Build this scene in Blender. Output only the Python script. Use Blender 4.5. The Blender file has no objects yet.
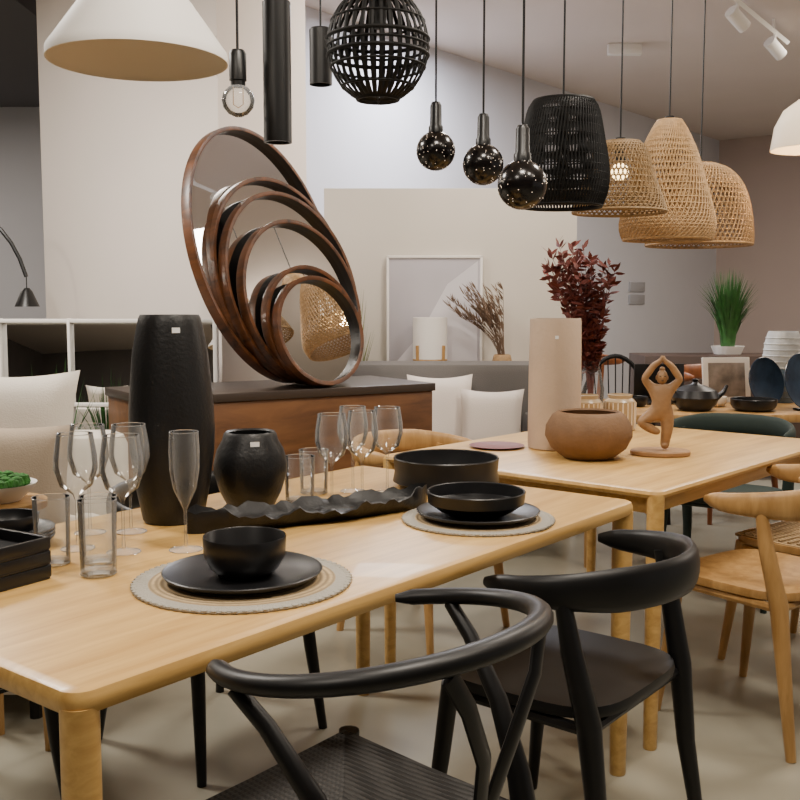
import bpy, bmesh, math, random
from mathutils import Vector, Matrix, Quaternion
random.seed(7)
pi=math.pi
C=bpy.context.collection
def srgb(r,g,b):
    f=lambda c:(c/255/12.92) if c/255<=.04045 else ((c/255+.055)/1.055)**2.4
    return (f(r),f(g),f(b),1)
# ------------------------------------------------------------ materials
def mat(name,col,rough=.5,metal=0,bump=0,bscale=60,var=0,vscale=8,emit=None,estr=0,spec=.5,coat=0,stretch=(1,1,1)):
    m=bpy.data.materials.new(name);m.use_nodes=True
    nt=m.node_tree;b=nt.nodes['Principled BSDF']
    b.inputs['Base Color'].default_value=col;b.inputs['Roughness'].default_value=rough
    b.inputs['Metallic'].default_value=metal;b.inputs['Specular IOR Level'].default_value=spec
    b.inputs['Coat Weight'].default_value=coat
    if emit: 
        b.inputs['Emission Color'].default_value=emit;b.inputs['Emission Strength'].default_value=estr
    tc=nt.nodes.new('ShaderNodeTexCoord');mp=nt.nodes.new('ShaderNodeMapping')
    mp.inputs['Scale'].default_value=stretch
    nt.links.new(tc.outputs['Object'],mp.inputs[0])
    if var:
        n=nt.nodes.new('ShaderNodeTexNoise');n.inputs['Scale'].default_value=vscale;n.inputs['Detail'].default_value=5
        nt.links.new(mp.outputs[0],n.inputs['Vector'])
        r=nt.nodes.new('ShaderNodeValToRGB')
        r.color_ramp.elements[0].position=.3;r.color_ramp.elements[1].position=.7
        r.color_ramp.elements[0].color=tuple(c*(1-var) for c in col[:3])+(1,)
        r.color_ramp.elements[1].color=tuple(min(1,c*(1+var)) for c in col[:3])+(1,)
        nt.links.new(n.outputs['Fac'],r.inputs[0]);nt.links.new(r.outputs[0],b.inputs['Base Color'])
    if bump:
        n2=nt.nodes.new('ShaderNodeTexNoise');n2.inputs['Scale'].default_value=bscale
        nt.links.new(mp.outputs[0],n2.inputs['Vector'])
        bp=nt.nodes.new('ShaderNodeBump');bp.inputs['Strength'].default_value=bump;bp.inputs['Distance'].default_value=.004
        nt.links.new(n2.outputs['Fac'],bp.inputs['Height']);nt.links.new(bp.outputs[0],b.inputs['Normal'])
    return m
def wood(name,c1,c2,rough=.4,scale=3,stretch=(1,9,9),coat=0):
    m=bpy.data.materials.new(name);m.use_nodes=True;nt=m.node_tree;b=nt.nodes['Principled BSDF']
    b.inputs['Roughness'].default_value=rough;b.inputs['Coat Weight'].default_value=coat
    tc=nt.nodes.new('ShaderNodeTexCoord');mp=nt.nodes.new('ShaderNodeMapping');mp.inputs['Scale'].default_value=stretch
    n=nt.nodes.new('ShaderNodeTexNoise');n.inputs['Scale'].default_value=scale;n.inputs['Detail'].default_value=8;n.inputs['Roughness'].default_value=.6;n.inputs['Distortion'].default_value=.6
    r=nt.nodes.new('ShaderNodeValToRGB');r.color_ramp.elements[0].position=.32;r.color_ramp.elements[1].position=.68
    r.color_ramp.elements[0].color=c2;r.color_ramp.elements[1].color=c1
    nt.links.new(tc.outputs['Object'],mp.inputs[0]);nt.links.new(mp.outputs[0],n.inputs['Vector'])
    nt.links.new(n.outputs['Fac'],r.inputs[0]);nt.links.new(r.outputs[0],b.inputs['Base Color'])
    return m
def weave(name,col,scale=60,rough=.8,radial=False,dark=.4):
    m=bpy.data.materials.new(name);m.use_nodes=True;nt=m.node_tree;b=nt.nodes['Principled BSDF'];b.inputs['Roughness'].default_value=rough
    tc=nt.nodes.new('ShaderNodeTexCoord')
    w=nt.nodes.new('ShaderNodeTexWave');w.inputs['Scale'].default_value=scale
    if radial: w.wave_type='RINGS';w.rings_direction='Z'
    else: w.wave_type='BANDS';w.bands_direction='X'
    nt.links.new(tc.outputs['Object'],w.inputs['Vector'])
    w2=nt.nodes.new('ShaderNodeTexNoise');w2.inputs['Scale'].default_value=scale*3
    nt.links.new(tc.outputs['Object'],w2.inputs['Vector'])
    mx=nt.nodes.new('ShaderNodeMath');mx.operation='MULTIPLY'
    nt.links.new(w.outputs['Fac'],mx.inputs[0]);nt.links.new(w2.outputs['Fac'],mx.inputs[1])
    r=nt.nodes.new('ShaderNodeValToRGB');r.color_ramp.elements[0].color=tuple(c*dark for c in col[:3])+(1,);r.color_ramp.elements[1].color=col
    r.color_ramp.elements[1].position=.5
    nt.links.new(mx.outputs[0],r.inputs[0]);nt.links.new(r.outputs[0],b.inputs['Base Color'])
    bp=nt.nodes.new('ShaderNodeBump');bp.inputs['Strength'].default_value=.6;bp.inputs['Distance'].default_value=.003
    nt.links.new(w.outputs['Fac'],bp.inputs['Height']);nt.links.new(bp.outputs[0],b.inputs['Normal'])
    return m
def thin_glass(name,tint=(.985,.99,.985,1)):
    m=bpy.data.materials.new(name);m.use_nodes=True;nt=m.node_tree;nt.nodes.clear()
    o=nt.nodes.new('ShaderNodeOutputMaterial');t=nt.nodes.new('ShaderNodeBsdfTransparent');t.inputs[0].default_value=tint
    g=nt.nodes.new('ShaderNodeBsdfGlossy');g.inputs['Roughness'].default_value=.06
    df=nt.nodes.new('ShaderNodeBsdfDiffuse');df.inputs[0].default_value=(.9,.92,.94,1)  # white diffuse, stronger at the edges: painted haze that makes the glass visible
    lf=nt.nodes.new('ShaderNodeLayerWeight');lf.inputs[0].default_value=.35
    mr=nt.nodes.new('ShaderNodeMapRange');mr.inputs['From Min'].default_value=0;mr.inputs['From Max'].default_value=1;mr.inputs['To Min'].default_value=.03;mr.inputs['To Max'].default_value=.45
    nt.links.new(lf.outputs['Facing'],mr.inputs[0])
    mx0=nt.nodes.new('ShaderNodeMixShader');nt.links.new(mr.outputs[0],mx0.inputs[0]);nt.links.new(t.outputs[0],mx0.inputs[1]);nt.links.new(df.outputs[0],mx0.inputs[2])
    lw=nt.nodes.new('ShaderNodeLayerWeight');lw.inputs[0].default_value=.25
    mx=nt.nodes.new('ShaderNodeMixShader')
    nt.links.new(lw.outputs['Fresnel'],mx.inputs[0]);nt.links.new(mx0.outputs[0],mx.inputs[1]);nt.links.new(g.outputs[0],mx.inputs[2]);nt.links.new(mx.outputs[0],o.inputs[0])
    return m
OAK=wood('oak_light',srgb(216,176,106),srgb(184,142,78),.38,2.4,(1,13,13),.06)
OAKC=wood('oak_chair',srgb(188,148,92),srgb(154,114,62),.45,4,(6,6,1))
WALNUT=wood('walnut_rim',srgb(108,64,32),srgb(48,28,15),.42,5,(3,3,1),.05)
DKBROWN=mat('dark_rim_inner',srgb(20,14,11),.45)
COPPER=wood('brown_console_wood',srgb(118,80,48),srgb(80,50,28),.38,3,(1,5,5),.05)
TOPDK=mat('console_top',srgb(58,48,42),.4)
BLKW=mat('black_wood',srgb(11,11,12),.42,var=.2,vscale=20,spec=.4)
BLKC=mat('black_ceramic',srgb(22,22,23),.42,bump=.22,bscale=110,spec=.4)
BLKS=mat('black_stoneware',srgb(20,20,22),.36,spec=.45)
BLKM=mat('black_metal',srgb(12,12,13),.38)
BLKR=mat('black_rattan',srgb(11,11,11),.6,spec=.3)
BLKCORD=weave('black_paper_cord',srgb(60,58,56),26,.75)
CORD=mat('cable_black',srgb(10,10,10),.6)
NATCORD=weave('natural_cord_seat',srgb(196,166,122),40,.8)
MIRROR=mat('mirror_glass',(.82,.83,.84,1),.015,1)
WHITE=mat('white_paint',srgb(232,228,222),.6)
CREAM=mat('lamp_cream',srgb(222,208,186),.55)
SHADEIN=mat('lamp_inner_warm',srgb(228,216,198),.6)
GLASS=thin_glass('clear_glass')
SMOKE=mat('smoked_glass',srgb(14,11,11),.2,0,spec=.5)
WARM=mat('bulb_warm',(1,.8,.5,1),.4,emit=(1,.68,.3,1),estr=7)
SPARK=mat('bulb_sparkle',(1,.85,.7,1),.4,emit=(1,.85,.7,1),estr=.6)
MAT=weave('placemat_jute',srgb(190,164,124),26,.9,True,.5)
MATG=mat('placemat_grey',srgb(160,154,142),.9,bump=1,bscale=200)
WICK=mat('wicker_natural',srgb(170,138,96),.7,var=.25,vscale=60)
WICKD=mat('wicker_dark_straw',srgb(130,104,68),.7,var=.25,vscale=60)
WICKP=mat('wicker_pale',srgb(154,124,86),.7,var=.25,vscale=60)
BEIGE=mat('beige_ceramic',srgb(192,170,148),.55,var=.06,bump=.3,bscale=70)
TERRA=mat('terracotta_clay',srgb(118,88,60),.75,var=.12,vscale=20,bump=.4,bscale=90)
FIGW=mat('carved_wood',srgb(158,122,84),.5,var=.15,vscale=40)
LINEN=mat('linen_white',srgb(214,206,194),.9,bump=.4,bscale=200)
LINENB=mat('linen_beige',srgb(166,150,130),.9,bump=.4,bscale=200)
PILLOW=mat('pillow_white',srgb(218,208,200),.9,bump=.4,bscale=200)
GREYF=mat('grey_fabric',srgb(100,97,95),.9,bump=.4,bscale=200)
RED=mat('red_leaf',srgb(104,48,40),.65,var=.35,vscale=25)
GREEN=mat('green_leaf',srgb(46,92,36),.55,var=.4,vscale=20)
GREEN2=mat('olive_leaf',srgb(110,122,60),.6,var=.3,vscale=20)
MOSS=mat('moss',srgb(44,100,34),.9,var=.5,vscale=60,bump=1,bscale=120)
DRY=mat('dried_grass',srgb(110,88,70),.8,var=.3,vscale=20)
BLUE=mat('blue_glaze',srgb(36,52,72),.25,var=.4,vscale=12)
BLUEM=mat('blue_grey_glaze',srgb(96,116,134),.3,var=.3,vscale=12)
BLUEW=mat('blue_white_glaze',srgb(196,202,206),.3,var=.2,vscale=14)
CANVAS=mat('canvas_grey',srgb(176,172,178),.8,var=.05,vscale=3)
CANV2=mat('canvas_white',srgb(206,203,208),.8)
LABEL=mat('label_white',srgb(240,240,240),.6)
REDP=mat('red_plate_glaze',srgb(116,36,32),.4)
JARM=mat('jar_glass_beige',srgb(168,146,114),.3)
GREENF=mat('green_velvet',srgb(34,48,44),.8)
PRINT=mat('photo_print',srgb(130,120,112),.5,var=.6,vscale=12)
ORANGE=wood('teak_orange',srgb(146,86,44),srgb(106,58,30),.4,4,(4,4,1))
# ------------------------------------------------------------ builder
class B:
    def __init__(s,name): s.name=name;s.bm=bmesh.new();s.m=[];s.M=Matrix.Identity(4)
    def mi(s,m):
        if m not in s.m: s.m.append(m)
        return s.m.index(m)
    def loft(s,rings,m,close=True,c0=False,c1=False,smooth=True):
        k=s.mi(m);R=[[s.bm.verts.new(s.M@Vector(p)) for p in r] for r in rings];n=len(R[0])
        for i in range(len(R)-1):
            for j in range(n if close else n-1):
                j2=(j+1)%n
                try:
                    f=s.bm.faces.new((R[i][j],R[i][j2],R[i+1][j2],R[i+1][j]));f.material_index=k;f.smooth=smooth
                except ValueError: pass
        for c,r in ((c0,R[0]),(c1,R[-1])):
            if c:
                f=s.bm.faces.new(r);f.material_index=k;f.smooth=smooth
    def lathe(s,prof,m,n=40,cx=0,cy=0,c0=False,c1=False):
        s.loft([[(cx+max(r,.0002)*math.cos(2*pi*j/n),cy+max(r,.0002)*math.sin(2*pi*j/n),z) for j in range(n)] for r,z in prof],m,True,c0,c1)
    def tube(s,pts,rad,m,n=8,cap=True,up=None):
        pts=[Vector(p) for p in pts];L=len(pts)
        rad=rad if isinstance(rad,(list,tuple)) else [rad]*L
        rings=[];prev=None
        for i,p in enumerate(pts):
            t=(pts[min(i+1,L-1)]-pts[max(i-1,0)]).normalized()
            if up is not None: u=Vector(up)
            else: u=prev if prev is not None else (Vector((0,0,1)) if abs(t.z)<.9 else Vector((0,1,0)))
            u=(u-t*u.dot(t)).normalized();prev=u;v=t.cross(u)
            r=rad[i];ru,rv=(r if isinstance(r,tuple) else (r,r))
            rings.append([p+u*(ru*math.cos(2*pi*j/n))+v*(rv*math.sin(2*pi*j/n)) for j in range(n)])
        s.loft(rings,m,True,cap,cap)
    def slab(s,sx,sy,z0,z1,m,r=.01,b=.004,cx=0,cy=0,n=5,rot=0):
        def ring(i,z):
            a,c=sx/2-i,sy/2-i;rr=max(min(r,sx/2,sy/2)-i,.0005);o=[]
            for q,(px,py) in enumerate(((1,1),(-1,1),(-1,-1),(1,-1))):
                for k in range(n+1):
                    t=pi/2*(q+k/n);x=px*(a-rr)+rr*math.cos(t);y=py*(c-rr)+rr*math.sin(t)
                    o.append((cx+x*math.cos(rot)-y*math.sin(rot),cy+x*math.sin(rot)+y*math.cos(rot),z))
            return o
        s.loft([ring(b,z0),ring(b*.3,z0+b*.3),ring(0,z0+b),ring(0,z1-b),ring(b*.3,z1-b*.3),ring(b,z1)],m,True,True,True)
    def box(s,x0,x1,y0,y1,z0,z1,m,b=.003):
        s.slab(x1-x0,y1-y0,z0,z1,m,b,b,(x0+x1)/2,(y0+y1)/2,2)
    def ball(s,c,r,m,n=16,sx=1,sy=1,sz=1):
        s.loft([[(c[0]+sx*r*math.sin(max(a,.001))*math.cos(2*pi*j/n),c[1]+sy*r*math.sin(max(a,.001))*math.sin(2*pi*j/n),c[2]+sz*r*math.cos(a)) for j in range(n)] for a in [pi*i/(n//2)*.9999+.00005 for i in range(n//2+1)]],m)
    def ring(s,R,z,r,m,n=40,k=6,cx=0,cy=0):
        rings=[]
        for i in range(n+1):
            a=2*pi*i/n
            rings.append([(cx+(R+r*math.cos(2*pi*j/k))*math.cos(a),cy+(R+r*math.cos(2*pi*j/k))*math.sin(a),z+r*math.sin(2*pi*j/k)) for j in range(k)])
        s.loft(rings,m)
    def leaf(s,p,d,l,w,m,nrm=None):
        p=Vector(p);d=Vector(d).normalized()
        u=d.cross(Vector(nrm) if nrm else Vector((random.uniform(-1,1),random.uniform(-1,1),random.uniform(-1,1)))).normalized()
        pts=[p,p+d*l*.3+u*w*.9,p+d*l*.65+u*w*.75,p+d*l,p+d*l*.65-u*w*.75,p+d*l*.3-u*w*.9]
        k=s.mi(m);f=s.bm.faces.new([s.bm.verts.new(s.M@q) for q in pts]);f.material_index=k
    def blade(s,pts,w,m,side):
        side=Vector(side);L=len(pts);rows=[]
        for i,p in enumerate(pts):
            ww=w*(1-(i/(L-1))**1.5)+.0004;rows.append([Vector(p)-side*ww,Vector(p)+side*ww])
        s.loft(rows,m,False)
    def pillow(s,c,w,h,t,m,M=None):
        old=s.M;s.M=old@Matrix.Translation(c)@(M or Matrix.Identity(4));rings=[];N=12
        for i in range(N+1):
            x=-1+2*i/N;r=[]
            ys=[-1+2*j/N for j in range(N+1)]
            pin=lambda a,b_:1-.10*(1-a*a)*(b_*b_)
            def P(x,y,sg):
                th=t/2*max((1-x**4)*(1-y**4),0)**.55
                return (w/2*x*pin(y,x),sg*th,h/2*y*pin(x,y))
            for y in ys: r.append(P(x,y,1))
            for y in ys[::-1]: r.append(P(x,y,-1.001))
            rings.append(r)
        s.loft(rings,m);s.M=old
    def done(s,loc=(0,0,0),rz=0,quat=None,parent=None,sharp=38,bevel=0):
        bmesh.ops.remove_doubles(s.bm,verts=s.bm.verts,dist=.00005)
        bmesh.ops.recalc_face_normals(s.bm,faces=s.bm.faces)
        me=bpy.data.meshes.new(s.name);s.bm.to_mesh(me);s.bm.free()
        for m in s.m: me.materials.append(m)
        try: me.set_sharp_from_angle(angle=math.radians(sharp))
        except Exception: pass
        o=bpy.data.objects.new(s.name,me);C.objects.link(o)
        o.location=loc
        if quat is not None:
            o.rotation_mode='QUATERNION';o.rotation_quaternion=quat
        else: o.rotation_euler=(0,0,rz)
        if parent: o.parent=parent
        return o
# ------------------------------------------------------------ axes
A=Vector((-.432,1.288,0));a=Vector((.6204,.7843,0));b=Vector((-.7843,.6204,0));ANG=math.atan2(.7843,.6204)
A2=Vector((.717,2.743,0));a2=Vector((.6626,.749,0));b2=Vector((-.749,.6626,0));ANG2=math.atan2(.749,.6626)
# ------------------------------------------------------------ room
CEIL=3.2
FLOOR=mat('polished_concrete',srgb(156,152,136),.26,var=.12,vscale=1.6,bump=.05,bscale=8)
WALLW=mat('wall_white',srgb(210,210,217),.85,var=.02,vscale=2)
COLM=mat('column_plaster',srgb(236,226,218),.85,var=.02,vscale=2)
PART=mat('partition_plaster',srgb(204,197,186),.85,var=.02,vscale=2)
PINK=mat('wall_blush',srgb(192,174,164),.85,var=.02,vscale=2)
CEILM=mat('ceiling_taupe',srgb(212,200,192),.9,var=.02,vscale=2)
DARKC=mat('ceiling_dark',srgb(92,90,94),.9)
DIM=mat('wall_charcoal',srgb(84,78,74),.8,var=.1,vscale=1)
def wall(name,p,q,z0,z1,th,m):
    p=Vector(p);q=Vector(q);d=q-p;o=B(name);o.box(0,d.length,0,th,z0,z1,m,.002)
    return o.done((p.x,p.y,0),math.atan2(d.y,d.x))
o=B('floor');o.box(-8,14,-3,15,-.1,0,FLOOR);o.done()
o=B('ceiling');o.box(-8,14,-3,15,CEIL,CEIL+.1,CEILM);o.done()
o=B('ceiling_dropped');o.box(-7.9,-2.3,5.0,9.5,3.08,CEIL-.001,DARKC);o.done()
wall('wall_back',(-1.0,6.3),(3.78,12.16),0,CEIL,.12,WALLW)
wall('wall_right',(3.78,12.16),(12.6,5.0),0,CEIL,.12,PINK)
wall('wall_left',(-8,9.6),(.9,9.6),0,CEIL,.12,WALLW)
wall('wall_side',(-8,9.6),(-8,-3),0,CEIL,-.12,DIM)
wall('wall_front',(-8,-3),(6,-3),0,CEIL,-.12,DIM)
wall('wall_partition',(-.45,6.05),(1.05,6.05),0,1.95,.1,PART)
o=B('column');o.box(0,1.525,0,.6,0,CEIL,COLM,.004)
co=Vector((-.866,4.9,0))
ob=o.done((co.x,co.y,0),math.atan2(.63,-.777))
ob.location=co+Vector((.63,.777,0))*.6
def wall_pt(s,z,off=.0): 
    return Vector((-1+.632*s+.775*off,6.3+.775*s-.632*off,z))
PG=mat('panel_grey',srgb(160,160,164),.5)
for i,(z0,z1) in enumerate(((1.27,1.37),(1.40,1.5))):
    o=B('light_switch_panel');o.box(-.17,.17,-.02,0,z0,z1,PG);
    p=wall_pt(5.46,0,.001);o.done((p.x,p.y,0),math.atan2(.775,.632))
# ------------------------------------------------------------ tables
def table(name,L,W,loc,ang,th,legr,apron,cr):
    o=B(name)
    o.slab(L,W,.75-th,.75,OAK,cr,.014,L/2,W/2,8)
    q=legr+.001
    for x in (q,L-q):
        for y in (q,W-q):
            o.lathe([(legr*.74,0),(legr*.8,.004),(legr*.92,.35),(legr,.6),(legr,.75-th+.012)],OAK,24,x,y,True,True)
    if apron:
        i=.045
        for y in (i,W-i-.02): o.box(q+legr*.5,L-q-legr*.5,y,y+.02,.75-th-.05,.75-th+.002,OAK)
        for x in (i,L-i-.02): o.box(x,x+.02,q+legr*.5,W-q-legr*.5,.75-th-.05,.75-th+.002,OAK)
    return o.done(loc,ang)
table('dining_table',1.709,.96,A,ANG,.04,.027,False,.036)
table('dining_table',1.40,1.05,A2,ANG2,.026,.024,True,.03)
# ------------------------------------------------------------ chairs
def bok(name,M,loc,f,seat=None,zb=.69):
    o=B(name);seat=seat or M
    def ring(sc,z):
        r=[]
        for k in range(36):
            t=2*pi*k/36;c_,s_=math.cos(t),math.sin(t)
            e=.5
            x=.235*sc*math.copysign(abs(c_)**e,c_)*(1+.04*s_);y=.215*sc*math.copysign(abs(s_)**e,s_)
            r.append((x,y,z))
        return r
    o.loft([ring(.93,.425),ring(.99,.432),ring(1,.443),ring(.985,.455),ring(.9,.452),ring(.5,.444),ring(.02,.442)],M if seat is NATCORD else seat,True,True,True)
    if seat is NATCORD:
        for k in range(34):
            x=-.205+.41*k/33;o.tube([(x,-.19,.455),(x,0,.450),(x,.19,.455)],.0066,NATCORD,6)
        for k in range(0,33,3):
            y=-.18+.36*k/32;o.tube([(-.205,y,.460),(0,y,.456),(.205,y,.460)],.005,NATCORD,6)
    for sx in (-1,1):
        o.tube([(sx*.205,.165,.435),(sx*.215,.185,.25),(sx*.235,.215,0)],[.021,.019,.013],M,12)
        o.tube([(sx*.235,-.245,0),(sx*.222,-.205,.25),(sx*.225,-.185,.43),(sx*.238,-.15,.58),(sx*.236,-.125,zb)],[.014,.021,.026,.022,.016],M,12)
        o.tube([(sx*.21,.165,.415),(sx*.218,-.18,.415)],(.013),M,8)
    o.tube([(-.2,.165,.415),(.2,.165,.415)],.013,M,8);o.tube([(-.21,-.18,.415),(.21,-.18,.415)],.013,M,8)
    pts=[];rad=[]
    for i in range(33):
        ph=math.radians(-108+216*i/32);c_=math.cos(ph)
        pts.append((.265*math.sin(ph),-.03-.245*c_,zb+.012*max(c_,0)))
        e=1-abs(i-16)/16
        h=.022+.024*min(1,e*1.6);w=.013+.006*e
        if i in(0,32): h*=.45;w*=.5
        if i in(1,31): h*=.85;w*=.9
        rad.append((h,w))
    o.tube(pts,rad,M,14,True,(0,0,1))
    return o.done(loc,math.atan2(f[1],f[0])-pi/2)
def wishbone(name,M,loc,f):
    o=B(name)
    pts=[];rad=[]
    for i in range(37):
        ph=math.radians(-126+252*i/36);c_=math.cos(ph);e=1-abs(i-18)/18
        pts.append((.258*math.sin(ph),-.08-.235*c_,.74+.064*((1+c_)/2)**1.4))
        h=.0135+.004*e;w=.0165+.004*e
        if i in(0,36): h*=.5;w*=.5
        rad.append((h,w))
    o.tube(pts,rad,M,14,True,(0,0,1))
    for sx in (-1,1):
        o.tube([(sx*.20,-.265,0),(sx*.205,-.24,.22),(sx*.205,-.222,.40),(sx*.208,-.20,.50),(sx*.222,-.15,.61),(sx*.24,-.08,.70),(sx*.252,-.03,.745)],[.013,.019,.022,.020,.016,.013,.012],M,12)
        o.tube([(sx*.25,.215,0),(sx*.25,.21,.25),(sx*.25,.205,.452)],[.013,.018,.020],M,12)
        o.tube([(sx*.25,.2,.415),(sx*.206,-.222,.405)],.014,M,8)
        o.tube([(sx*.25,.2,.25),(sx*.206,-.23,.22)],.010,M,8)
        o.tube([(sx*.006,-.235,.44),(sx*.010,-.268,.54),(sx*.035,-.292,.64),(sx*.085,-.30,.73),(sx*.115,-.290,.782)],[(.008,.016)]*5,M,10,True,(0,1,0))
    o.tube([(-.25,.205,.425),(.25,.205,.425)],.015,M,8);o.tube([(-.206,-.222,.41),(.206,-.222,.41)],.015,M,8)
    o.tube([(-.25,.205,.30),(.25,.205,.30)],.010,M,8)
    fr=[(-.25,.215),(.25,.215),(.206,-.235),(-.206,-.235)];ctr=Vector((0,.0,.432))
    for q in range(4):
        p0=Vector((*fr[q],.447));p1=Vector((*fr[(q+1)%4],.447));N=22
        for k in range(N):
            t=(k+.5)/N
            e0=p0.lerp(ctr,t);e1=p1.lerp(ctr,t);mid=(e0+e1)/2;
            o.tube([e0,mid-Vector((0,0,.003)),e1],.0062,BLKCORD,6)
    return o.done(loc,math.atan2(f[1],f[0])-pi/2)
wishbone('wishbone_chair',BLKW,(-.092,1.542,0),b)
bok('dining_chair',BLKW,(.37,2.225,0),b,None,.69)
bok('dining_chair',BLKW,A+a*1.17+b*1.07,-b)
bok('dining_chair',BLKW,A+a*.32+b*1.07,-b)
fo=Vector((-.616,.788,0))
bok('oak_dining_chair',OAKC,(1.12,3.03,0),fo,OAKC,.70)
bok('oak_dining_chair',OAKC,(1.47,3.49,0),fo,NATCORD,.71)
bok('oak_dining_chair',OAKC,A2+a2*.42+b2*1.19,-b2,None,.70)
bok('green_dining_chair',GREENF,(1.42,4.36,0),(-.55,-.83),GREENF,.71)
# ------------------------------------------------------------ tableware
ZT=.7505
def placemat(loc,r,rz=0):
    o=B('placemat');o.lathe([(0,0),(r,0),(r+.001,.003),(r-.001,.0055),(r-.028,.0055)],MATG,64)
    o.lathe([(r-.028,.0055),(r-.03,.006),(0,.006)],MAT,64);
    for k in range(72):
        t=2*pi*k/72;o.ball((r*math.cos(t)*.985,r*math.sin(t)*.985,.004),.0075,MATG,6,1,1,.5)
    return o.done((loc[0],loc[1],ZT))
def plate(loc,r,z,name='dinner_plate',m=BLKS):
    o=B(name);o.lathe([(0,0),(r*.62,0),(r*.66,.002),(r*.97,.012),(r,.018),(r*.985,.0195),(r*.95,.0165),(r*.65,.007),(0,.007)],m,64);return o.done((loc[0],loc[1],z))
def bowl(loc,r,h,z,name='bowl',m=BLKS,base=.72):
    o=B(name)
    P=[(0,0),(r*base*.8,0),(r*base,.003),(r*(base+.16),h*.2),(r*.975,h*.5),(r,h*.96),(r*.985,h),(r*.96,h*.97),(r*.93,h*.5),(r*base,h*.14),(0,h*.1)]
    o.lathe(P,m,64);return o.done((loc[0],loc[1],z))
placemat((-.292,1.835),.200);plate((-.292,1.835),.148,ZT+.0068);bowl((-.288,1.835),.077,.074,ZT+.0068+.0075,base=.66)
placemat((.187,2.378),.180);plate((.187,2.378),.148,ZT+.0068);bowl((.182,2.378),.118,.058,ZT+.0068+.0075,base=.6)
bowl((.131,2.834),.150,.085,ZT,'serving_bowl',base=.85)
for k in range(3): plate((-.845,2.135),.098,ZT+k*.0085,'side_plate')
bowl((-.845,2.135),.066,.04,ZT+.0085*2+.0075)
for k in range(3):
    o=B('rectangular_dish');w=.20
    o.slab(w,w*.8,0,.006,BLKS,.012,.002)
    for sx in(-1,1):
        o.box(sx*(w/2-.004)-.004,sx*(w/2-.004)+.004,-w*.4+.004,w*.4-.004,.004,.026,BLKS,.0015)
        o.box(-w/2+.004,w/2-.004,sx*(w*.4-.004)-.004,sx*(w*.4-.004)+.004,.004,.026,BLKS,.0015)
    o.done((-.775,1.82,ZT+k*.0265),ANG+.1+ .02*k)
def sticker(o,r,z,ang,w=.03,h=.018):
    n=4;rows=[]
    for zz in (z-h/2,z+h/2):
        rows.append([((r+.0015)*math.cos(ang+(i/n-.5)*w/r),(r+.0015)*math.sin(ang+(i/n-.5)*w/r),zz) for i in range(n+1)])
    o.loft(rows,LABEL,False)
o=B('tall_floor_vase')
o.lathe([(0,0),(.068,0),(.072,.006),(.086,.08),(.0985,.17),(.1005,.22),(.0985,.28),(.088,.40),(.076,.465),(.072,.482),(.068,.49),(.060,.488),(.062,.46),(.07,.35),(.07,.02),(0,.01)],BLKC,64)
sticker(o,.0775,.455,-pi/2+.40,.018,.012);o.done((-.542,2.378,ZT))
o=B('ceramic_vase')
o.lathe([(0,0),(.052,0),(.057,.004),(.078,.045),(.0915,.09),(.0925,.115),(.084,.15),(.070,.175),(.066,.19),(.061,.196),(.055,.192),(.06,.17),(.075,.12),(.05,.012),(0,.01)],BLKC,64)
sticker(o,.0735,.172,-pi/2+.3,.022,.012);o.done((-.378,2.522,ZT))
o=B('boat_shaped_tray')
L=.315;rings=[];N=44
def hw(t): return .080*max(1-abs(t)**2.2,0)**.7*(1+.05*math.sin(9*t))+.002
prof=[(.55,.0,0),(.8,.016,0),(1.0,.034,1),(.93,.037,1),(.72,.020,0),(.5,.010,0)]
for i in range(N+1):
    t=-1+2*i/N;x=t*L;w=hw(t);lift=.020*abs(t)**2.5
    j1=.004*math.sin(t*13+1)+.004*math.sin(t*27)+.004*math.sin(t*41+2);j2=.006*math.sin(t*11+4)+.005*math.sin(t*23+1)+.004*math.sin(t*47)
    r=[(x,f_*w,z+lift*(1 if k else z/.04)+k*j1) for f_,z,k in prof]
    r2=[(x,-f_*w,z+lift*(1 if k else z/.04)+k*j2) for f_,z,k in prof]
    rings.append(r+r2[::-1])
o.loft(rings,BLKC,True,True,True)
o.done((-.205,2.385,ZT),math.radians(30),sharp=60)
def wine(loc,h=.235,r=.043):
    o=B('wine_glass');s=h/.235
    o.lathe([(.0345,.0005),(.02,.003),(.004,.008),(.0032,.03),(.0032,.10),(.008,.112),(r*.75,.13),(r,.165),(r*.98,.19),(r*.82,.235)],GLASS,32)
    o.ring(r*.82,.235,.001,GLASS,32,4);o.ring(.0345,.001,.001,GLASS,32,4)
    q=o.done((loc[0],loc[1],ZT));q.scale=(1,1,s);return q
def flute(loc,h=.25):
    o=B('champagne_flute')
    o.lathe([(.0345,.0005),(.018,.003),(.004,.008),(.0032,.03),(.0035,.085),(.008,.095),(.024,.13),(.031,.17),(.032,.21),(.030,.25)],GLASS,32)
    o.ring(.030,.25,.001,GLASS,32,4);o.ring(.0345,.001,.001,GLASS,32,4);o.done((loc[0],loc[1],ZT))
def tumbler(loc,r=.036,h=.135):
    o=B('highball_glass')
    o.lathe([(0,0.001),(r*.88,.001),(r*.93,.004),(r,h)],GLASS,32);o.lathe([(0,.010),(r*.9,.010)],GLASS,32)
    o.ring(r,h,.001,GLASS,32,4);o.ring(r*.9,.004,.002,GLASS,32,6)
    o.done((loc[0],loc[1],ZT))
flute((-.45,2.081))
for p in ((-.175,2.56),(-.10,2.63),(-.035,2.73),(-.13,2.75)): wine(p)
tumbler((-.262,2.60),.04,.12);tumbler((-.235,2.72),.04,.12)
for p in ((-.68,2.09),(-.575,2.06),(-.70,2.24),(-.61,2.25)): wine(p,.245,.045)
tumbler((-.69,1.965));tumbler((-.575,1.885),.036,.145);tumbler((-.60,1.975))
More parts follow.
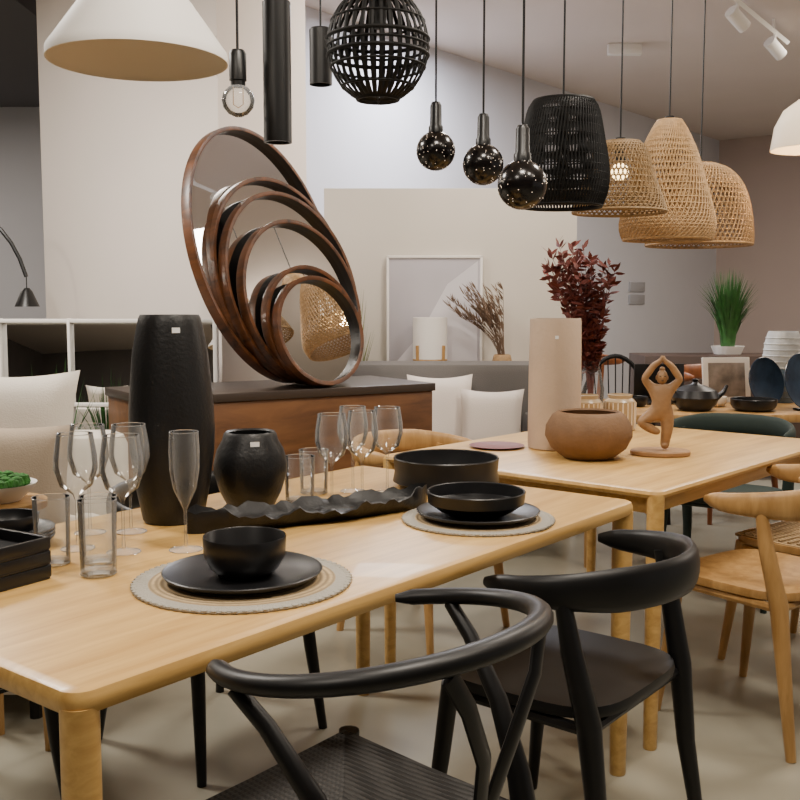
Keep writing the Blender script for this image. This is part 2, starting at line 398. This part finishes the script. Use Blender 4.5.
# ---- second table
o=B('cylinder_vase');o.lathe([(0,0),(.088,0),(.093,.004),(.0945,.02),(.0935,.25),(.091,.455),(.089,.465),(.083,.465),(.082,.05),(0,.02)],BEIGE,56)
sticker(o,.0925,.40,-pi/2-.1,.012,.012);o.done((.555,3.603,ZT))
o=B('round_clay_pot');o.lathe([(0,0),(.075,0),(.085,.004),(.125,.035),(.145,.075),(.143,.11),(.122,.145),(.108,.156),(.100,.158),(.096,.152),(.12,.12),(.125,.07),(.07,.02),(0,.015)],TERRA,56);o.done((.634,3.364,ZT))
for p in ((.762,4.11),(.905,4.13)):
    o=B('striped_storage_jar');o.lathe([(0,0),(.058,0),(.063,.004),(.064,.06),(.064,.118),(.056,.128),(.050,.132),(.050,.146),(.044,.148),(.042,.14),(0,.13)],JARM,40)
    for k in range(20):
        t=2*pi*k/20;o.tube([(.0645*math.cos(t),.0645*math.sin(t),.01),(.0645*math.cos(t),.0645*math.sin(t),.115)],.003,CREAM,5)
    o.done((p[0],p[1],ZT))
o=B('red_plate');o.lathe([(0,0),(.07,0),(.09,.005),(.10,.008),(.095,.008),(.07,.004),(0,.004)],REDP,40);o.done((.35,3.62,ZT))
# figurine (tree pose)
e=bpy.data.objects.new('wooden_figurine',None);C.objects.link(e);e.location=(.894,3.432,ZT);e.rotation_euler=(0,0,-.15)
o=B('base');o.lathe([(0,0),(.088,0),(.092,.004),(.092,.014),(.088,.018),(0,.018)],FIGW,40);q=o.done(parent=e)
q.scale=(1.1,.8,1)
me=bpy.data.meshes.new('body');
V=[((0,0,.150),.034),((0,-.004,.186),.028),((0,-.004,.220),.036),((0,-.002,.242),.014),
   ((.022,0,.138),.027),((.020,-.008,.085),.021),((.014,0,.036),.017),((.014,-.018,.026),.013),
   ((-.024,0,.138),.027),((-.074,-.022,.112),.020),((-.022,-.014,.085),.015),((-.003,-.020,.078),.010),
   ((.036,0,.232),.017),((.060,-.006,.262),.014),((.030,-.006,.306),.012),((.004,-.008,.326),.009),((.002,-.008,.342),.004),
   ((-.036,0,.232),.017),((-.060,-.006,.262),.014),((-.030,-.006,.306),.012),((-.004,-.008,.326),.009),((-.002,-.008,.342),.004)]
E=[(0,1),(1,2),(2,3),(0,4),(4,5),(5,6),(6,7),(0,8),(8,9),(9,10),(10,11),(2,12),(12,13),(13,14),(14,15),(15,16),(2,17),(17,18),(18,19),(19,20),(20,21)]
me.from_pydata([v for v,_ in V],E,[]);me.materials.append(FIGW)
fb=bpy.data.objects.new('body',me);C.objects.link(fb);fb.parent=e
sk=fb.modifiers.new('s','SKIN')
for i,(v,r) in enumerate(V): me.skin_vertices[0].data[i].radius=(r,r)
me.skin_vertices[0].data[0].use_root=True
ss=fb.modifiers.new('ss','SUBSURF');ss.levels=2;ss.render_levels=2
sk.use_smooth_shade=True
o=B('head');o.ball((0,-.004,.268),.0215,FIGW,20,.88,.95,1.18);o.ball((0,-.002,.294),.010,FIGW,12)
o.ball((0,-.025,.266),.0038,FIGW,8,.8,1,1.5)
for s_ in(-1,1):
    o.ball((s_*.0078,-.0225,.272),.0026,DKBROWN,8,1.3,.6,.6);o.ball((s_*.0192,-.003,.266),.005,FIGW,8,.5,.8,1.6)
o.ball((0,-.023,.2565),.003,DKBROWN,8,1.6,.5,.5);o.done(parent=e)
# ------------------------------------------------------------ pedestal + mirrors
d=Vector((.8427,.5384,0));nb=Vector((-.5384,.8427,0));P0=Vector((-1.05,3.75,0))+d*.12
o=B('display_console');o.box(0,1.30,.0,.55,.0,.88,COPPER,.004);o.box(-.01,1.31,-.01,.56,.88,.915,TOPDK,.003)
o.done(P0,math.atan2(d.y,d.x))
b0=Vector((-.468,4.47,0));n0=Vector((math.cos(math.radians(-24.5)),math.sin(math.radians(-24.5)),0))
slide=Vector((-.415,-.91,0))
for R,az,off,sl in ((.578,-24.5,0,0),(.465,-33,.052,.0),(.43,-34.5,.100,.03),(.365,-37,.146,.06),(.262,-43,.192,.10),(.238,-44,.238,.13)):
    ar=math.radians(az);nrm=Vector((math.cos(ar),math.sin(ar),.25)).normalized()
    hn=Vector((nrm.x,nrm.y,0));ct=hn.length;dp=.042;th=.019
    bb=b0+n0*off+slide*sl
    c=Vector((bb.x,bb.y,.9155+R*ct+nrm.z*dp/2+.001))-hn.normalized()*(R*nrm.z)*.9
    o=B('round_mirror')
    o.lathe([(R-th,dp/2-.002),(R-th+.003,dp/2),(R-.001,dp/2),(R,dp/2-.003),(R,-dp/2+.003),(R-.001,-dp/2)],WALNUT,96)
    o.lathe([(R-.001,-dp/2),(0,-dp/2)],DKBROWN,96)
    o.lathe([(R-th,dp/2-.002),(R-th,-dp/2+.008)],DKBROWN,96)
    o.lathe([(R-th,-dp/2+.008),(0,-dp/2+.008)],MIRROR,96)
    o.done(c,quat=nrm.to_track_quat('Z','Y'))
o=B('windowpane_mirror')
W=1.05;Hh=1.2
o.box(0,W,.012,.02,.02,Hh-.02,MIRROR,.001)
for x in (0,W/3-.01,2*W/3-.01,W-.02): o.box(x,x+(.02 if x in(0,W-.02) else .014),-.012,.03,0,Hh,WHITE)
for z in (0,.385,.785,Hh-.02): o.box(0,W,-.010,.028,z,z+.018,WHITE)
o.done((-1.90,4.76,0),-.05)
# ------------------------------------------------------------ sofas (left one is armless on the right)
o=B('white_sofa')
o.slab(1.95,.85,.08,.40,LINEN,.06,.04,-1.985,3.36);o.slab(1.95,.2,.1,.80,LINEN,.08,.05,-1.985,3.68);o.slab(.2,.85,.1,.60,LINEN,.08,.05,-2.86,3.36)
o.slab(.85,.6,.40,.53,LINEN,.06,.045,-1.46,3.26);o.slab(.85,.6,.40,.53,LINEN,.06,.045,-2.32,3.26)
for x in(-2.85,-1.12):
    for y in(3.0,3.72): o.tube([(x,y,0),(x,y,.1)],.02,BLKM)
o.done()
def cushion(name,loc,w,h,t,m,rx=.2,rz=0):
    o=B(name);o.pillow((0,0,0),w,h,t,m);q=o.done(loc);q.rotation_euler=(-rx,0,rz);return q
cushion('throw_cushion',(-1.34,3.41,.795),.48,.50,.14,LINEN,.20,.05)
cushion('throw_cushion',(-1.28,3.22,.715),.46,.34,.12,LINENB,.24,-.05)
cushion('throw_cushion',(-1.92,3.42,.795),.48,.50,.14,LINEN,.20,-.08)
o=B('grey_sofa')
o.slab(1.10,.72,.1,.42,GREYF,.06,.04,.24,5.36);o.slab(1.10,.18,.1,.95,GREYF,.08,.06,.24,5.64);
for x in(-.25,.74): o.slab(.12,.72,.1,.68,GREYF,.055,.04,x,5.36)
o.done()
cushion('scatter_pillow',(.22,5.40,.665),.36,.46,.15,PILLOW,.2,.1);cushion('scatter_pillow',(.48,5.26,.63),.34,.40,.14,PILLOW,.25,-.12)
o=B('sofa_console');o.box(-.05,1.0,5.75,6.03,.83,.86,COPPER)
for x in(0,.95):
    for y in(5.78,6.0): o.box(x-.02,x+.02,y-.02,y+.02,0,.83,COPPER)
o.done()
o=B('tripod_table_lamp');o.lathe([(.1,.09),(.1,.33),(.097,.33),(.097,.09)],WHITE,40);o.lathe([(.097,.325),(0,.325)],WHITE,40)
for k in range(4):
    t=pi/4+k*pi/2;o.tube([(.103*math.cos(t),.103*math.sin(t),0),(.108*math.cos(t),.108*math.sin(t),.17)],.009,OAKC)
o.ring(.095,.085,.007,OAKC);o.tube([(-.095,0,.085),(.095,0,.085)],.006,OAKC);o.tube([(0,-.095,.085),(0,.095,.085)],.006,OAKC);o.done((.175,5.87,.861))
o=B('framed_canvas');o.box(0,.57,0,.02,0,.66,CANVAS,.001)
for x in (0,.555): o.box(x,x+.015,-.008,.03,0,.66,WHITE)
for z in (0,.645): o.box(0,.57,-.008,.03,z,z+.015,WHITE)
o.loft([[(.03,-.002,.03),(.2,-.002,.22),(.36,-.002,.5),(.54,-.002,.63)],[(.54,-.002,.03),(.54,-.002,.2),(.54,-.002,.4),(.541,-.002,.63)]],CANV2,False)
q=o.done((-.08,6.0,.861));q.rotation_euler=(-.02,0,0);q.scale=(1,1,1.05)
def stalk(o,p,dx,dy,h,m,w=.003,n=6):
    pts=[]
    for i in range(n):
        t=i/(n-1);pts.append(Vector(p)+Vector((dx*t*t,dy*t*t,h*t)))
    o.tube(pts,[w*(1-.7*i/(n-1)) for i in range(n)],m,4);return pts
o=B('dried_grass_vase');o.lathe([(0,0),(.05,0),(.055,.01),(.06,.07),(.05,.11),(.045,.115),(.04,.11),(0,.02)],WICKP,28)
for k in range(34):
    dx=-random.uniform(.0,.34);pts=stalk(o,(random.uniform(-.02,.02),random.uniform(-.02,.02),.08),dx,random.uniform(-.1,.03),random.uniform(.25,.44),DRY,.0025)
    for q in range(14):
        p=pts[-1].lerp(pts[-3],random.random());o.leaf(p,(random.uniform(-1,1)*.5-.6,random.uniform(-.5,.5),1),.06,.004,DRY)
o.done((.595,5.87,.861))
def potted(name,loc,h,spread,n,m,pot=WHITE,ph=.2,pr=.1,w=.012):
    o=B(name);o.lathe([(0,0),(pr*.8,0),(pr,ph),(pr*.93,ph),(pr*.85,ph*.8),(0,ph*.8)],pot,28)
    for k in range(n):
        t=random.uniform(0,2*pi);s=random.random()*spread;hh=h*random.uniform(.65,1)
        pts=[Vector((pr*.5*math.cos(t)*.8+s*math.cos(t)*u*u,pr*.5*math.sin(t)*.8+s*math.sin(t)*u*u,ph*.8+hh*(u-.25*u*u*s/spread))) for u in (0,.25,.5,.75,1)]
        o.blade(pts,w,m,(-math.sin(t),math.cos(t),0))
    return o.done(loc)
potted('potted_palm',(-.28,5.88,0),1.22,.15,48,GREEN2,ph=.4,pr=.08,w=.014)
potted('potted_yucca',(-1.52,4.38,0),.84,.20,60,GREEN,ph=.3,pr=.12,w=.014)
potted('potted_grass',(2.42,7.45,.902),.62,.2,280,GREEN,ph=.06,pr=.12,w=.010)
# ------------------------------------------------------------ display table (rear)
o=B('display_table');o.slab(2.38,.8,.71,.75,OAKC,.03,.008,2.06,5.12)
for x in(.91,3.2):
    for y in(4.78,5.46): o.lathe([(.02,0),(.026,.71)],OAKC,16,x,y,True,True)
o.done()
o=B('red_leaf_arrangement');o.lathe([(.05,0.001),(.06,.01),(.065,.1),(.05,.18),(.04,.21),(.045,.24)],GLASS,32)
for k in range(24):
    t=random.uniform(0,2*pi);s=random.uniform(.05,.19);h=random.uniform(.38,.60)
    pts=stalk(o,(.01*math.cos(t),.01*math.sin(t),.02),s*math.cos(t)-.07,s*math.sin(t),h+.2,RED,.003,9)
    for i in range(3,9):
        for q in range(9):
            p=pts[i-1].lerp(pts[i],random.random())
            o.leaf(p,(random.uniform(-1,1),random.uniform(-1,1),random.uniform(-.1,1.0)),random.uniform(.045,.07),.011,RED)
o.done((.940,4.95,ZT))
o=B('teapot');o.lathe([(0,0),(.07,0),(.10,.03),(.115,.065),(.10,.10),(.06,.118),(.055,.12),(.02,.13),(.012,.14),(.018,.152),(0,.158)],BLKS,40)
o.tube([(.10,0,.05),(.15,0,.085),(.17,0,.12)],[.018,.011,.008],BLKS,10);o.tube([(-.1,0,.09),(-.15,0,.1),(-.15,0,.05),(-.10,0,.04)],.007,BLKS,8)
o.done((1.44,4.90,ZT),.2)
bowl((1.72,4.88),.11,.06,ZT,'serving_bowl')
for i,(x,y,r,m) in enumerate(((1.84,5.08,.125,BLUE),(1.96,4.90,.14,BLUE),(2.08,5.00,.14,BLKS))):
    o=B('display_plate');M0=Matrix.Rotation(math.radians(78),4,'X');o.M=Matrix.Rotation(.5,4,'Z')@M0
    o.lathe([(0,0),(r*.6,0),(r,.015),(r*.98,.018),(r*.6,.005),(0,.005)],m,40)
    o.M=Matrix.Identity(4);o.box(-.03,.03,-.03,.03,-r,-r+.01,BLKM,.002)
    o.done((x,y,ZT+r+.001))
o=B('glazed_vase')
vp=[(.06,0),(.078,.05),(.092,.11),(.098,.18),(.099,.25),(.093,.31),(.08,.36),(.074,.375)]
o.lathe([(0,0)]+vp[:4],BLUEM,40);o.lathe(vp[3:]+[(.068,.375),(.08,.3),(0,.05)],BLUEW,40)
for k in range(11): 
    z=.03+k*.031
    rr=[r0+(r1-r0)*(z-z0)/(z1-z0) for (r0,z0),(r1,z1) in zip(vp,vp[1:]) if z0<=z<=z1][0]
    o.ring(rr,z,.004,BLUEM if z<.17 else BLUEW,40,6)
o.done((2.02,5.32,ZT))
o=B('photo_frame');o.box(-.13,.13,0,.015,0,.24,WHITE);o.box(-.10,.10,-.003,.002,.03,.21,PRINT,.001);q=o.done((1.73,5.30,ZT));q.rotation_euler=(-.15,0,.1)
o=B('laptop');o.box(-.14,.14,-.1,.1,0,.015,BLKM);o.box(-.14,.14,.095,.105,.015,.2,BLKM);q=o.done((1.40,5.28,ZT),.15)
for k,(x,y,r) in enumerate(((1.20,5.1,.06),(1.60,5.10,.06),(2.35,5.0,.09))): bowl((x,y),r,.05,ZT,'small_bowl',BLKS if k!=1 else CREAM)
def hoop_chair(name,m,loc,rz,R=.3,top=.98):
    o=B(name)
    for sx in(-1,1):
        o.tube([(sx*.22,.22,0),(sx*.2,.2,.42)],.014,m);o.tube([(sx*.22,-.22,0),(sx*.2,-.2,.42)],.014,m)
    o.ring(.26,.42,.014,m)
    for k in range(9): o.tube([(-.25+.0625*k,-math.sqrt(max(.0,.0676-(-.25+.0625*k)**2)),.42),(-.25+.0625*k,math.sqrt(max(.0,.0676-(-.25+.0625*k)**2)),.42)],.006,m,5)
    arc=lambda t,rr:(rr*math.cos(t),.22+.05*math.sin(t),.42+(top-.42)*math.sin(t)*(rr/R))
    o.tube([arc(pi*i/24,R) for i in range(25)],.014,m,8)
    for k in range(1,16):
        t=pi*k/16;o.tube([(.18*math.cos(t),.22,.42),arc(t,R)],.004,m,4)
    o.done(loc,rz)
hoop_chair('rattan_lounge_chair',BLKR,(1.33,5.95,0),.0,.24,.95)
bok('teak_chair',ORANGE,(1.95,6.0,0),(0.3,-1),ORANGE,.84)
bok('teak_chair',ORANGE,(2.75,6.0,0),(-.2,-1),ORANGE,.84)
bok('teak_chair',ORANGE,(1.35,6.9,0),(0.9,.4),ORANGE,.9)
o=B('sideboard');o.box(1.75,3.6,7.2,7.7,.08,.9,mat('sideboard_dark',srgb(70,54,46),.5));
for x in(1.85,3.5):
    for y in(7.25,7.65): o.tube([(x,y,0),(x,y,.09)],.02,BLKM)
for x in (2.2,2.9): o.box(x-.003,x+.003,7.193,7.2,.12,.86,BLKM,.001)
o.done()
o=B('plant_stand');o.lathe([(0,.70),(.13,.70),(.13,.72),(0,.72)],OAKC,32)
for k in range(3):
    t=k*2*pi/3;o.tube([(.09*math.cos(t),.09*math.sin(t),.70),(.12*math.cos(t),.12*math.sin(t),0)],.012,OAKC)
o.done((-1.12,2.77,0))
o=B('moss_bowl');o.lathe([(0,0),(.06,0),(.1,.04),(.105,.05),(.09,.045),(0,.02)],WHITE,32)
for k in range(60):
    t=random.uniform(0,2*pi);r=.08*math.sqrt(random.random());o.ball((r*math.cos(t),r*math.sin(t),.05+.02*(1-r/.08)),random.uniform(.012,.022),MOSS,8)
o.done((-1.12,2.77,.7205))
# ------------------------------------------------------------ arc lamp
o=B('arc_floor_lamp');o.lathe([(0,0),(.16,0),(.16,.03),(0,.03)],BLKM,32)
pts=[(0,0,.02),(0,0,1.2)]+[(.35-.35*math.cos(pi*i/16)*1.0,0,1.2+.56*math.sin(pi*i/16)) for i in range(1,15)]
o.tube(pts,.011,BLKM,8);px,pz=pts[-1][0],pts[-1][2]
o.tube([(px,0,pz),(px,0,pz-.08)],.003,CORD,5);o.lathe([(.015,pz-.06),(.03,pz-.08),(.065,pz-.16),(.062,pz-.16),(.02,pz-.08)],BLKM,32,px,0)
o.done((-2.68,5.45,0))
# ------------------------------------------------------------ pendant lamps
def cord(o,z0,loc_z,x=0,y=0,r=.0035):
    o.tube([(x,y,z0),(x,y,CEIL-loc_z)],r,CORD,6)
    o.lathe([(0,CEIL-loc_z-.03),(.035,CEIL-loc_z-.028),(.038,CEIL-loc_z-.001),(0,CEIL-loc_z-.001)],BLKM,24,x,y)
def interp(prof,t):
    t=max(0,min(.99999,t))*(len(prof)-1);i=int(t);f=t-i
    return (prof[i][0]*(1-f)+prof[i+1][0]*f,prof[i][1]*(1-f)+prof[i+1][1]*f)
def smoothprof(P,n=24):
    out=[]
    for k in range(n+1):
        t=k/n*(len(P)-1);i=min(int(t),len(P)-2);f=t-i
        p0=P[max(i-1,0)];p1=P[i];p2=P[i+1];p3=P[min(i+2,len(P)-1)]
        out.append(tuple(.5*((2*p1[q])+(-p0[q]+p2[q])*f+(2*p0[q]-5*p1[q]+4*p2[q]-p3[q])*f*f+(-p0[q]+3*p1[q]-3*p2[q]+p3[q])*f**3) for q in(0,1)))
    return out
def spirals(o,prof,n,turn,r,m,steps=14,dr=0):
    for k in range(n):
        pts=[]
        for i in range(steps+1):
            R,z=interp(prof,i/steps);t=2*pi*k/n+turn*2*pi*i/steps
            pts.append(((R+dr)*math.cos(t),(R+dr)*math.sin(t),z))
        o.tube(pts,r,m,4,False)
def shade(name,loc,P,m,nm,nr,r,rr,turn=0,both=False,rim=.006,steps=14,bulb=None):
    o=B(name);prof=smoothprof(P)
    spirals(o,prof,nm,turn,r,m,steps)
    if both: spirals(o,prof,nm,-turn,r,m,steps,.002)
    for i in range(nr):
        R,z=interp(prof,(i+.5)/nr);o.ring(R+.001,z,rr,m,44,4)
    o.ring(prof[-1][0],prof[-1][1],rim,m,48,6);o.ring(prof[0][0],prof[0][1],rim,m,40,6)
    zt=prof[0][1]
    o.tube([(-prof[0][0],0,zt),(prof[0][0],0,zt)],.004,BLKM,5);o.tube([(0,-prof[0][0],zt),(0,prof[0][0],zt)],.004,BLKM,5)
    o.lathe([(0,zt+.02),(.02,zt+.02),(.022,zt-.07),(0,zt-.07)],BLKM,20)
    if bulb: o.ball((0,0,zt-.11),.035,bulb,12)
    cord(o,zt+.01,loc[2]);return o.done(loc)
o=B('cone_pendant_lamp')
o.lathe([(.02,.235),(.035,.23),(.045,.22),(.188,.02),(.189,.0)],WHITE,64)
o.lathe([(.189,0),(.186,.0),(.184,.015),(.04,.21),(.0,.212)],SHADEIN,64)
o.lathe([(0,.23),(.02,.235),(.016,.27),(0,.27)],BLKM,20);o.ball((0,0,.13),.03,CREAM,14)
cord(o,.26,1.785);o.done((-.557,2.2,1.777))
o=B('bulb_pendant_lamp');o.lathe([(.017,.034),(.024,.030),(.036,.016),(.040,0),(.036,-.018),(.024,-.032),(.010,-.039),(0,-.040)],GLASS,32);o.lathe([(.018,.032),(.018,.045),(.021,.046),(.021,.11),(.016,.118),(0,.12)],BLKM,24)
o.tube([(-.012,0,.04),(-.012,0,-.01),(0,0,-.018),(.012,0,-.01),(.012,0,.04)],.0012,WICK,4);cord(o,.11,1.757);o.done((-.392,2.5,1.757))
for nm,loc,r,h in (('cylinder_pendant_lamp',(-.297,2.5,1.656),.034,.33),('cylinder_pendant_lamp',(-.245,3.2,1.942),.035,.165)):
    o=B(nm);o.lathe([(0,.02),(r*.8,.02),(r*.85,0),(r,0),(r,h),(r*.9,h+.004),(0,h+.004)],BLKM,40);cord(o,h,loc[2]);o.done(loc)
R=.142;o=B('rattan_globe_pendant_lamp')
prof=[(R*math.sin(t),R*math.cos(t)*1.12) for t in [math.radians(24+(156-24)*i/16) for i in range(17)]]
for k in range(34):
    t=2*pi*k/34;u=Vector((-math.sin(t),math.cos(t),0))
    o.tube([(r_*math.cos(t),r_*math.sin(t),z_) for r_,z_ in prof],[(.0062,.002)]*17,BLKR,6,True,u)
for t in (24,40,66,84,92,100,112,135,156): o.ring(R*math.sin(math.radians(t)),R*1.12*math.cos(math.radians(t)),.006 if t in(24,84,100,156) else .004,BLKR)
for k in range(8):
    t=k*pi/4;o.tube([(0,0,prof[-1][1]),(prof[-1][0]*math.cos(t),prof[-1][0]*math.sin(t),prof[-1][1])],.004,BLKR,4)
o.lathe([(0,.15),(.025,.15),(.025,.05),(0,.05)],BLKM,20);cord(o,.13,1.985);o.done((-.062,2.9,1.985))
for loc,r in (((.108,3.1,1.726),.059),((.243,3.0,1.672),.060),((.310,2.6,1.567),.063)):
    o=B('smoked_bulb_pendant_lamp');o.ball((0,0,0),r,SMOKE,36)
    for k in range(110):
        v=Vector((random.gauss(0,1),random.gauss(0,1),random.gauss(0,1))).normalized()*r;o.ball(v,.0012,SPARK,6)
    o.lathe([(.022,r*.88),(.022,r+.012),(.018,r+.018),(.017,r+.075),(.012,r+.085),(0,r+.086)],BLKM,24);cord(o,r+.08,loc[2]);o.done(loc)
shade('black_rattan_pendant_lamp',(.523,3.3,1.58),[(.095,.33),(.112,.30),(.128,.22),(.145,.12),(.142,.05),(.125,.0)],BLKR,80,16,.0030,.0024,.06,True,rim=.006)
shade('straw_pendant_lamp',(.858,4.0,1.625),[(.075,.265),(.10,.24),(.13,.14),(.165,.05),(.18,.0)],WICKD,50,16,.003,.0026,.18,True,bulb=WARM)
shade('wicker_cone_pendant_lamp',(1.152,4.4,1.545),[(.05,.50),(.075,.46),(.12,.36),(.155,.24),(.19,.12),(.20,.05),(.185,.0)],WICK,60,26,.0034,.003,.22,True,bulb=CREAM)
shade('wicker_dome_pendant_lamp',(1.437,4.9,1.55),[(.07,.38),(.13,.355),(.19,.29),(.228,.19),(.245,.08),(.248,.0)],WICKP,66,22,.0034,.003,.14,True,bulb=CREAM)
o=B('dome_pendant_lamp');o.lathe([(.02,.22),(.06,.215),(.12,.17),(.155,.10),(.17,.0),(.166,.0),(.15,.1),(.11,.16),(0,.2)],CREAM,48);o.ball((0,0,.04),.05,WARM,14)
o.lathe([(0,.26),(.02,.25),(.02,.21)],BLKM,16);cord(o,.25,1.94);o.done((1.80,4.5,1.94))
o=B('track_spotlight')
pa=Vector((1.70,5.85,3.12));pb=Vector((2.75,7.36,3.12));o.tube([pa,pb],.018,WHITE,4)
for t in (.2,.8): 
    p=pa.lerp(pb,t);o.tube([p,p+Vector((0,0,.085))],.008,WHITE,6)
for t in (.35,.82):
    p=pa.lerp(pb,t);o.tube([p,p-Vector((0,0,.07))],.01,WHITE,6);o.tube([p-Vector((.05,.03,.07)),p-Vector((-.06,-.03,.15))],.042,WHITE,16)
o.done()
o=B('emergency_light');o.box(1.55,1.80,7.7,7.76,3.12,3.199,WHITE);o.done()
# ------------------------------------------------------------ lights
def area(n,loc,sz,p,col=(1,.90,.78),rot=(0,0,0)):
    l=bpy.data.lights.new(n,'AREA');l.energy=p;l.size=sz;l.color=col;q=bpy.data.objects.new(n,l);C.objects.link(q);q.location=loc;q.rotation_euler=rot
area('ceiling_light_a',(.2,1.4,3.15),.45,55)
area('ceiling_light_b',(-2.2,3.6,3.0),.6,100,(1,.93,.84))
area('ceiling_light_c',(1.6,3.6,3.15),.45,52)
area('ceiling_light_d',(3.4,7.0,3.15),1.2,76)
area('ceiling_light_e',(.4,6.9,3.15),.8,70,(.9,.92,1))
area('ceiling_light_f',(-4.5,7.2,3.0),1.2,60)
area('ceiling_light_g',(6.5,6,3.15),1.6,75)
area('ceiling_light_h',(-1.2,.2,3.15),.6,38)
area('ceiling_light_i',(.5,5.2,3.15),.6,44)
def point(n,loc,p,r=.12,col=(1,.88,.74)):
    l=bpy.data.lights.new(n,'POINT');l.energy=p;l.shadow_soft_size=r;l.color=col;q=bpy.data.objects.new(n,l);C.objects.link(q);q.location=loc
point('fill_point_b',(-3.6,3.8,2.4),34)  # added fill off-frame left, no pendant hangs here; brightens ceiling and walls
point('fill_point_c',(4.6,5.2,2.5),44)  # added fill off-frame right, belongs to no lamp; lifts the ceiling
point('fill_point_d',(1.5,1.6,2.6),12)  # unseen fill near the camera, added for overall brightness, not a pendant
point('pendant_glow_e',(1.80,4.5,1.90),5,.03,(1,.7,.4))
def spot(n,loc,tgt,p,ang=50,col=(1,.89,.74)):
    l=bpy.data.lights.new(n,'SPOT');l.energy=p;l.spot_size=math.radians(ang);l.spot_blend=.6;l.shadow_soft_size=.05;l.color=col
    q=bpy.data.objects.new(n,l);C.objects.link(q);q.location=loc;q.rotation_euler=(Vector(tgt)-Vector(loc)).to_track_quat('-Z','Y').to_euler()
spot('spot_mirrors',(-.6,2.2,3.1),(-.6,4.3,1.35),125,56)
spot('spot_table',(1.2,1.2,3.1),(-.1,2.3,.75),80,60)
spot('spot_table2',(1.8,2.6,3.1),(.8,3.6,.75),48,60)
w=bpy.data.worlds.new('World');bpy.context.scene.world=w;w.use_nodes=True
w.node_tree.nodes['Background'].inputs[0].default_value=(1,.95,.9,1);w.node_tree.nodes['Background'].inputs[1].default_value=.34
# ------------------------------------------------------------ camera
cd=bpy.data.cameras.new('camera');cd.sensor_width=36;cd.lens=36*1008/800
cam=bpy.data.objects.new('camera',cd);C.objects.link(cam);cam.location=(0,0,1.263)
cam.rotation_euler=(pi/2-math.atan(95/1008),0,0);bpy.context.scene.camera=cam
